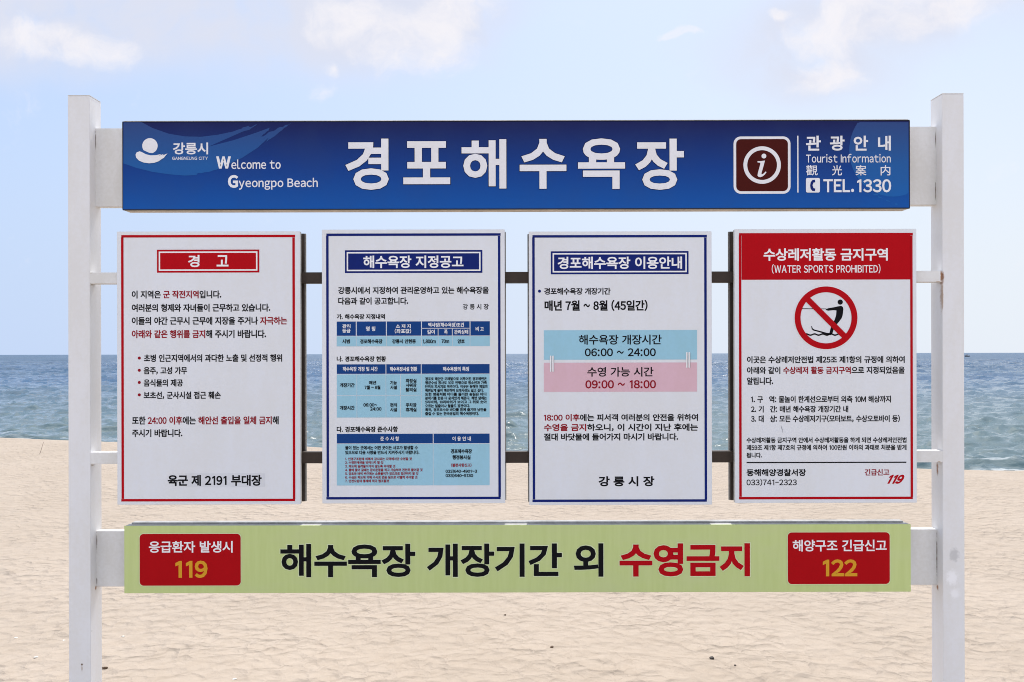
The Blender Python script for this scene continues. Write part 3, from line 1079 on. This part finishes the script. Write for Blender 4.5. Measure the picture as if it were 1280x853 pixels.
T = ['18:00 이후에는 피서객 여러분의 안전을 위하여', '수영을 금지하오니, 이 시간이 지난 후에는', '절대 바닷물에 들어가지 마시기 바랍니다.']
lettering('warning_lettering', r3, o3, [
    (T[0], 679.9, 872.6, 517.6, 526.6, dict(spans=red(T[0], '18:00 이후'), **B)),
    (T[1], 679.9, 872.6, 529.8, 539.2, dict(spans=red(T[1], '수영을 금지'), **B)),
    (T[2], 679.9, 847.7, 541.8, 550.9, B)])
lettering('issuer_lettering', r3, o3, [('강 릉 시 장', 748.3, 818.0, 595.5, 608.1, dict(bold=0.032))])

# ---- water sports prohibited
r4, o4 = notice((918.4, 1145.9, 286.4, 628.9), 'white notice board with solid red header and round no water skiing symbol',
                (923.8, 1141.0, 291.5, 624.3, 'red'))
sh = Sheet(PY, o4)
sh.rect(926.9, 1137.9, 294.6, 349.8, 'red')
hb = sh.build('red_header', r4)
lettering('title_lettering', hb, o4, [('수상레저활동 금지구역', 954.4, 1109.6, 310.4, 326.2, dict(mt='print_white', bold=0.026)),
                                      ('(WATER SPORTS PROHIBITED)', 964.6, 1100.5, 330.3, 342.2, dict(mt='print_white', bold=0.012))], layer=2)
CX, CY = 1032.4, 397.5


def cl(x, y):
    return 975 + x / 8.98, 350 + y / 8.98


sh = Sheet(PY, o4)
sh.disc(CX, CY, 40.2, 'print_white', 1)
sh.disc(CX, CY, 31.9, 'panel_white', 2)
sh.disc(CX, CY, 39.2, 'red', 4, 31.9)
k = 7.2 / 2 / math.sqrt(2)
L = 33.0 / math.sqrt(2)
sh.poly([(CX - L + k, CY - L - k), (CX + L + k, CY + L - k), (CX + L - k, CY + L + k), (CX - L - k, CY - L + k)], 'red', 5)
ps = sh.build('prohibition_ring', r4)
sh = Sheet(PY, o4)
sh.disc(*cl(675, 250), 3.25, 'ink', 3, n=28)
sh.poly([cl(*p) for p in ((512, 333), (540, 319), (600, 309), (640, 300), (670, 294), (692, 295), (706, 308), (710, 330), (706, 370), (700, 405), (690, 432),
                          (668, 462), (640, 496), (612, 530), (598, 566), (587, 606), (552, 606), (563, 560), (574, 520), (592, 480), (612, 450), (627, 405), (631, 370), (632, 343),
                          (600, 341), (540, 347), (520, 342))], 'ink', 3)
sh.poly([cl(*p) for p in ((348, 520), (357, 524), (366, 545), (384, 558), (440, 572), (520, 594), (570, 600), (586, 610), (566, 622), (530, 615), (440, 588), (375, 570), (356, 556))], 'ink', 3)
sh.poly([cl(*p) for p in ((240, 320), (520, 323), (520, 330), (240, 329))], 'ink', 3)
up, dn = [], []
for i in range(41):
    x = 292 + i * 10
    y = 614 + 7 * math.sin((x - 300) / 92 * 2 * math.pi - 1.2)
    up.append(cl(x, y - 8))
    dn.append(cl(x, y + 9))
sh.poly(up + dn[::-1], 'ink', 3)
sh.build('skier_figure', ps)
T = ['이곳은 수상레저안전법 제25조 제1항의 규정에 의하여', '아래와 같이 수상레저 활동 금지구역으로 지정되었음을', '알립니다.']
lettering('paragraph_lettering', r4, o4, [
    (T[0], 933.7, 1130.9, 445.2, 454.2, B), (T[1], 933.7, 1130.9, 458.4, 467.6, dict(spans=red(T[1], '수상레저 활동 금지구역'), **B)), (T[2], 933.7, 966.5, 471.8, 481.2, B)])
lettering('list_lettering', r4, o4, [
    ('1. 구   역: 물놀이 한계선으로부터 외측 10M 해상까지', 938.9, 1113.7, 494.9, 503.6, B),
    ('2. 기   간: 매년 해수욕장 개장기간 내', 938.9, 1060.3, 507.4, 515.8, B),
    ('3. 대   상: 모든 수상레저기구(모터보트, 수상오토바이 등)', 938.9, 1124.8, 519.0, 528.2, B)])
G_ = dict(bold=0.032)
lettering('penalty_lettering', r4, o4, [
    ('수상레저활동 금지구역 안에서 수상레저활동을 하게 되면 수상레저안전법', 933.2, 1133.1, 546.7, 553.8, G_),
    ('제59조 제1항 제7호의 규정에 의하여 100만원 이하의 과태료 처분을 받게', 933.2, 1133.1, 556.0, 563.1, G_),
    ('됩니다.', 933.2, 952.4, 566.0, 572.6, G_)])
sh = Sheet(PY, o4)
sh.poly([(976.4, 531.5), (977.2, 534.0), (978.6, 537.5), (978.0, 541.0), (977.4, 540.8), (977.6, 537.8), (976.4, 534.5)], 'ring_grey', 1)
sh.build('scratch_mark', r4)
sh = Sheet(PY, o4)
sh.rect(933.2, 1132.9, 577.5, 579.0, 'ink')
sh.build('divider_line', r4)
lettering('issuer_lettering', r4, o4, [('동해해양경찰서장', 933.2, 1007.6, 586.4, 595.4, dict(bold=0.032)), ('033)741-2323', 933.2, 996.0, 598.6, 607.6, dict(bold=0.016))])
lettering('emergency_lettering', r4, o4, [('긴급신고', 1081.0, 1111.7, 586.4, 594.6, dict(mt='text_red', bold=0.026)),
                                          ('119', 1107.1, 1132.4, 593.6, 605.0, dict(mt='red', bold=0.055, shear=0.5, spacing=0.95))])

# ------------------------------------------------------------------ long blue sign at the top
HY = -0.022
hx0, hx1, hy0, hy1 = 153.4, 1137.0, 151.0, 262.0
_, hz1 = W(645, hy0, HY)
_, hz0 = W(645, hy1, HY)
HX0, HX1 = W(hx0, 206, HY)[0], W(hx1, 206, HY)[0]
ho = ((HX0 + HX1) / 2, 0.015, hz0)
hr = root('header_sign', ho, 'long dark blue welcome sign with large white lettering across the top of the frame', 'sign')
gradient_print('board_blue', [(0.0, (0.009, 0.098, 0.40)), (0.45, (0.009, 0.055, 0.27)), (1.0, (0.013, 0.016, 0.090))], 0.0, hz1 - hz0)
gradient_print('swoosh_blue', [(0.0, (0.013, 0.130, 0.44)), (0.5, (0.020, 0.112, 0.36)), (1.0, (0.034, 0.068, 0.22))], 0.0, hz1 - hz0)
boxes('board', [(HX0, HX1, HY, HY + 0.006, hz0 + 0.004, hz1 - 0.004, 'board_blue')], hr, ho, 0.001)
boxes('casing', [(HX0 + 0.001, HX1 - 0.001, HY + 0.0065, 0.0525, hz0, hz1 - 0.003, 'under_trim'), (HX0 + 0.001, HX1 - 0.001, HY + 0.0065, 0.0525, hz1 - 0.003, hz1 + 0.0045, 'beam_white')], hr, ho, 0.002)
fz = 0.0035
boxes('edge_trim', [(HX0, HX1, HY - 0.0015, HY + 0.006, hz0, hz0 + fz, 'dark_edge'), (HX0, HX1, HY - 0.0015, HY + 0.006, hz1 - fz, hz1 - 0.0005, 'dark_edge'),
                    (HX0 - 0.0015, HX0 + 0.0015, HY - 0.001, HY + 0.006, hz0 + fz, hz1 - fz, 'dark_edge'),
                    (HX1 - 0.0015, HX1 + 0.0015, HY - 0.001, HY + 0.006, hz0 + fz, hz1 - fz, 'dark_edge')], hr, ho, 0)


def hl(x, y):
    return 150 + x / 4.923, 145 + y / 4.923


def hrp(x, y):
    return 900 + x / 5.333, 145 + y / 5.333


def rough_edge(pts, amp, seed):
    """brush-stroke edge: subdivide and jitter"""
    rg = random.Random(seed)
    out = []
    for (a, b) in zip(pts, pts[1:] + pts[:1]):
        ln = math.hypot(b[0] - a[0], b[1] - a[1])
        n = max(1, int(ln / 14))
        for i in range(n):
            t = i / n
            j = amp if i else 0
            out.append((a[0] + (b[0] - a[0]) * t + rg.uniform(-j, j), a[1] + (b[1] - a[1]) * t + rg.uniform(-j, j)))
    return out


sh = Sheet(HY, ho)
up = [(22, 40), (135, 40), (200, 75), (300, 110), (400, 127), (500, 129), (600, 117)]
tail = rough_edge([(700, 96), (790, 62), (800, 70), (845, 52), (800, 85), (720, 110), (690, 130), (640, 155)], 3, 1)[:-12]
tail2 = [(545, 190), (700, 150), (850, 100)] + rough_edge([(935, 68), (870, 128), (960, 85), (1058, 40), (1010, 75), (930, 140), (900, 160)], 4, 2)[:-4]
low = [(850, 195), (750, 260), (650, 305)] + [(600, 330), (575, 336), (550, 345), (520, 348), (500, 354), (480, 352), (470, 365)] + [(400, 368), (300, 360), (200, 345), (100, 320), (22, 293)]
sh.poly([hl(*p) for p in up + tail + tail2 + low], 'swoosh_blue', 1)
sh.build('brush_swoosh', hr)
sh = Sheet(HY, ho)
arc = []
for k in range(60):
    a = 2 * math.pi * k / 60
    px, py = 1116 + 54.5 * math.cos(a), 188 + 58 * math.sin(a)
    arc.append((min(max(px, 1060), 1135.5), min(max(py, 153.0), 250)))
cl_ = []
for p in arc:
    if not cl_ or math.hypot(p[0] - cl_[-1][0], p[1] - cl_[-1][1]) > 0.4:
        cl_.append(p)
sh.poly(cl_, 'swoosh_blue', 1)
for (a, b, c, d_) in ((980, 515, 1012, 548), (1050, 535, 1085, 552), (1105, 560, 1135, 574), (1020, 520, 1060, 530), (1165, 585, 1185, 592)):
    sh.poly([hrp(a, b), hrp(c - 8, d_ - 8), hrp(c, d_), hrp(a + 6, b + 10)], 'swoosh_blue', 1)
sh.build('pale_disc', hr)

# city emblem: disc over a brushed crescent
sh = Sheet(HY, ho)
sh.disc(187.6, 182.6, 9.6, 'letter_white', 2)
sh.poly([hl(*p) for p in ((132, 205), (150, 214), (180, 228), (205, 231), (232, 226), (240, 216), (246, 240), (205, 246), (160, 240), (130, 222))], 'swoosh_blue', 3)
sh.poly([hl(*p) for p in ((97, 240), (104, 226), (122, 219), (136, 224), (160, 237), (190, 244), (222, 243), (256, 236), (240, 247), (270, 236), (262, 246), (294, 232),
                          (272, 257), (276, 258), (262, 264), (240, 280), (212, 290), (180, 293), (146, 288), (118, 276), (101, 258))], 'letter_white', 4)
sh.build('city_emblem', hr)
lw = dict(mt='letter_white')
lettering('city_lettering', hr, ho, [('강릉시', 216.4, 260.3, 178.5, 193.3, dict(bold=0.024, **lw)), ('GANGNEUNG CITY', 215.4, 259.9, 196.2, 200.2, dict(bold=0.014, **lw))], HY, 2)
lettering('welcome_lettering', hr, ho, [('W', 270.5, 288.5, 195.8, 211.0, dict(bold=0.045, **lw)), ('elcome to', 289.3, 351.0, 199.6, 211.6, dict(bold=0.016, **lw)),
                                        ('G', 285.0, 297.7, 219.0, 235.2, dict(bold=0.045, **lw)), ('yeongpo Beach', 298.6, 397.4, 222.6, 237.6, dict(bold=0.016, **lw))], HY, 2)
BIG = [('경', 432.4, 486.0, 173.7, 237.6), ('포', 504.2, 562.7, 176.8, 230.6), ('해', 577.0, 633.0, 174.4, 236.0), ('수', 649.6, 708.0, 174.0, 236.3),
       ('욕', 722.5, 781.3, 173.3, 236.6), ('장', 794.7, 854.9, 173.7, 237.6)]
lettering('main_lettering', hr, ho, [(*b, dict(bold=0.034, layer=2, mt='outline_navy', grow=0.7)) for b in BIG] +
          [(*b, dict(bold=0.025, layer=3, **lw)) for b in BIG], HY)
sh = Sheet(HY, ho)
sh.rect(916.9, 988.1, 170.9, 242.5, 'letter_white', 2, 9)
sh.rect(920.2, 984.8, 174.2, 239.3, 'maroon', 3, 6)
ib = sh.build('information_plaque', hr)
sh = Sheet(HY, ho)
sh.disc(952.5, 206.7, 23.4, 'letter_white', 4, 18.6)
sh.disc(*hrp(292, 269), 3.0, 'letter_white', 4, n=28)
sh.poly([hrp(*p) for p in ((249, 303), (268, 303), (299, 299), (288, 340), (277, 378), (275, 390), (280, 391), (292, 384), (303, 372), (309, 377), (298, 392), (284, 404), (268, 410),
                           (255, 407), (249, 398), (252, 380), (262, 345), (268, 322), (268, 313), (250, 312))], 'letter_white', 4)
sh.build('information_symbol', ib)
sh = Sheet(HY, ho)
sh.rect(996.5, 998.0, 170.0, 241.0, 'letter_white', 2)
sh.build('divider_line', hr)
lettering('information_lettering', hr, ho, [
    ('관', 1007.3, 1026.0, 170.0, 188.6, dict(bold=0.026, **lw)), ('광', 1037.3, 1055.6, 170.0, 188.6, dict(bold=0.026, **lw)),
    ('안', 1066.9, 1085.0, 170.0, 188.6, dict(bold=0.026, **lw)), ('내', 1097.3, 1113.4, 170.0, 188.6, dict(bold=0.026, **lw)),
    ('Tourist Information', 1007.4, 1113.2, 192.6, 203.6, dict(bold=0.010, **lw)),
    ('觀', 1007.4, 1021.9, 206.8, 219.6, dict(bold=0.010, **lw)), ('光', 1040.0, 1052.3, 206.8, 219.6, dict(bold=0.010, **lw)),
    ('案', 1069.3, 1082.8, 206.8, 219.6, dict(bold=0.010, **lw)), ('内', 1100.6, 1112.8, 206.8, 219.6, dict(bold=0.010, **lw)),
    ('TEL.', 1029.0, 1067.4, 224.3, 240.6, dict(bold=0.024, **lw)), ('1330', 1071.2, 1113.8, 224.3, 240.8, dict(bold=0.024, **lw))], HY, 3)
sh = Sheet(HY, ho)
sh.rect(1007.3, 1024.8, 222.8, 241.0, 'letter_white', 3, 2.0)
sh.poly([hrp(*p) for p in ((632, 426), (616, 428), (604, 442), (600, 464), (603, 486), (614, 501), (632, 503), (634, 486), (622, 482), (616, 464), (622, 446), (634, 444))], 'navy', 4)
sh.build('telephone_symbol', hr)

# ------------------------------------------------------------------ long green sign at the bottom
GY = -0.026
gx0, gx1 = W(155.3, 700, GY)[0], W(1138.6, 698, GY)[0]
gz1, gz0 = W(646, 656.6, GY)[1], W(646, 740.9, GY)[1]
go = ((gx0 + gx1) / 2, 0.015, gz0)
gr = root('banner_sign', go, 'long pale green sign with a red box at each end, lowest on the frame', 'sign')
boxes('board', [(gx0, gx1, GY, GY + 0.006, gz0, gz1, 'banner_green')], gr, go, 0.001)
boxes('casing', [(gx0 + 0.001, gx1 - 0.001, GY + 0.0055, 0.0525, gz0 + 0.002, gz1 - 0.0008, 'trim_grey'),
                 (gx0 + 0.012, gx1 - 0.012, 0.022, 0.062, gz1 - 0.0006, gz1 + 0.006, 'trim_grey')], gr, go, 0.0015)
lettering('main_lettering', gr, go, [
    ('해수욕장 개장기간 외', 350.5, 754.3, 679.8, 721.4, dict(mt='pale_green', bold=0.040, layer=1, grow=1.1)),
    ('수영금지', 774.3, 937.5, 679.4, 720.7, dict(mt='pale_green', bold=0.046, layer=1, grow=1.1)),
    ('해수욕장 개장기간 외', 350.5, 754.3, 679.8, 721.4, dict(mt='ink', bold=0.026, layer=2)),
    ('수영금지', 774.3, 937.5, 679.4, 720.7, dict(mt='red', bold=0.034, layer=2))], GY)
for (x0, x1, y0, y1, a, n) in ((174.7, 301.0, 667.5, 732.2, ('응급환자 발생시', 186.3, 291.0, 676.4, 691.0), ('119', 219.4, 259.7, 701.0, 722.5)),
                               (984.7, 1112.1, 665.6, 730.2, ('해양구조 긴급신고', 990.7, 1108.2, 674.8, 689.4), ('122', 1028.4, 1071.5, 699.4, 720.4))):
    sh = Sheet(GY, go)
    sh.rect(x0 - 0.8, x1 + 0.8, y0 - 0.8, y1 + 0.8, 'pale_green', 1, 5.5)
    sh.rect(x0, x1, y0, y1, 'deep_red', 2, 5)
    bx = sh.build('emergency_box', gr)
    lettering('emergency_lettering', bx, go, [(*a, dict(mt='print_white', bold=0.020)), (*n, dict(mt='amber', bold=0.034))], GY, 3)


# ------------------------------------------------------------------ small things on the sand
def ground(px, py):
    a, b = lev(px, py)
    d = CAMZ * F / (b - HOR)
    x = (a - 640) / F * d
    y = d - D
    z = float(sand_height(np.array([[x]]), np.array([[y]]))[0, 0])
    return Vector((x, y, z))


def lump(name, px, py, size, flat, mat, label, cat, seed, group):
    rg = random.Random(seed)
    bm = bmesh.new()
    bmesh.ops.create_icosphere(bm, subdivisions=3, radius=size)
    ph = [rg.random() * 6.28 for _ in range(6)]
    for v in bm.verts:
        n = v.co.normalized()
        k = 1 + 0.18 * math.sin(3 * n.x + ph[0]) * math.sin(4 * n.y + ph[1]) + 0.14 * math.sin(5 * n.z + ph[2] + 3 * n.x)
        v.co = Vector((v.co.x * k * 1.25, v.co.y * k, v.co.z * k * flat))
    for f in bm.faces:
        f.smooth = True
    me = bpy.data.meshes.new(name)
    bm.to_mesh(me)
    bm.free()
    me.materials.append(MAT[mat])
    o = link_mesh(name, me)
    p = ground(px, py)
    o.location = p + Vector((0, 0, size * flat * 0.5))
    o.rotation_euler = (0, 0, rg.random() * 6.28)
    o['label'] = label
    o['category'] = cat
    o['group'] = group
    return o


paint('dark_stone', (0.035, 0.028, 0.024), 0.7, 0.2)
paint('brown_stone', (0.12, 0.075, 0.045), 0.8, 0.2)
paint('shell', (0.75, 0.72, 0.66), 0.4, 0.1)
PG, SG = 'dark pebbles on the sand', 'white shell bits on the sand'
lump('pebble', 890, 824, 0.011, 0.7, 'dark_stone', 'black pebble on the sand, largest of those below the green sign', 'pebble', 1, PG)
lump('pebble', 690, 811, 0.009, 0.6, 'brown_stone', 'brown pebble on the sand below the middle of the green sign', 'pebble', 2, PG)
lump('pebble', 131, 838.5, 0.011, 0.6, 'brown_stone', 'brown pebble on the sand right beside the foot of the left post', 'pebble', 3, PG)
lump('pebble', 631.5, 771.5, 0.006, 0.7, 'brown_stone', 'tiny dark pebble just under the green sign, farthest from the camera', 'pebble', 4, PG)
lump('pebble', 919, 831, 0.005, 0.7, 'dark_stone', 'tiny dark pebble a little right of the largest black pebble', 'pebble', 5, PG)
lump('shell_fragment', 154, 798.5, 0.008, 0.4, 'shell', 'white shell bit just right of the left post', 'shell', 6, SG)
lump('shell_fragment', 293, 851, 0.009, 0.4, 'shell', 'white shell bit nearest the camera, below the red box reading 119', 'shell', 7, SG)
lump('shell_fragment', 20, 798, 0.008, 0.4, 'shell', 'white shell bit left of the left post, close to the picture edge', 'shell', 8, SG)
lump('shell_fragment', 80, 801, 0.007, 0.4, 'shell', 'white shell bit touching the left side of the left post', 'shell', 9, SG)
lump('shell_fragment', 45, 825, 0.009, 0.4, 'shell', 'white shell bit in the lower left corner of the sand', 'shell', 10, SG)


def stick():
    a = ground(49.3, 567.5)
    b = a + Vector((0.065, 0.02, 0.20))
    a = a - Vector((0.02, 0.0, 0.06))
    bm = bmesh.new()
    dv = (b - a)
    q = dv.to_track_quat('Z', 'Y')
    rings = []
    for k in range(7):
        t = k / 6
        r = 0.0035 * (1 - 0.45 * t)
        c = dv * t + Vector((0.004 * math.sin(5 * t), 0, 0))
        rings.append([bm.verts.new(c + q @ Vector((r * math.cos(i * math.pi / 4), r * math.sin(i * math.pi / 4), 0))) for i in range(8)])
    for p, n in zip(rings, rings[1:]):
        for i in range(8):
            bm.faces.new((p[i], p[(i + 1) % 8], n[(i + 1) % 8], n[i]))
    bm.faces.new(rings[-1])
    me = bpy.data.meshes.new('stick')
    bm.to_mesh(me)
    bm.free()
    me.materials.append(MAT['brown_stone'])
    o = link_mesh('stick', me)
    o.location = a
    o['label'] = 'thin dark stick poking out of the sand near the water at far left'
    o['category'] = 'stick'


stick()


def far_boat(px, py):
    a, b = lev(px, py)
    d = (CAMZ - SEA_Z) * F / (b - HOR)
    o = bpy.data.objects.new('boat', None)
    COL.objects.link(o)
    o.location = ((a - 640) / F * d, d - D, SEA_Z)
    o.rotation_euler = (0, 0, R(20))
    o['label'] = 'tiny dark boat far out near the horizon, just right of the right post'
    o['category'] = 'boat'
    bm = bmesh.new()
    secs = []
    for t in (-2.2, -1.0, 0.6, 1.7, 2.4):
        w = 0.75 * (1 - max(0, t) ** 2 / 6.2)
        zt = 0.55 + 0.06 * t * t
        secs.append([bm.verts.new((t, y, z)) for y, z in ((-w, zt), (-w * 0.7, -0.2), (w * 0.7, -0.2), (w, zt))])
    for p, q in zip(secs, secs[1:]):
        for i in range(4):
            bm.faces.new((p[i], p[(i + 1) % 4], q[(i + 1) % 4], q[i]))
    bm.faces.new(secs[0])
    bm.faces.new(secs[-1][::-1])
    me = bpy.data.meshes.new('hull')
    bm.to_mesh(me)
    bm.free()
    me.materials.append(MAT['dark_stone'])
    link_mesh('hull', me, o)
    boxes('cabin', [(-1.1, 0.3, -0.5, 0.5, 0.5, 1.5, 'ring_grey'), (-1.25, 0.5, -0.58, 0.58, 1.5, 1.6, 'dark_stone')], o, (0, 0, 0), 0.03)


far_boat(1209.3, 446.0)
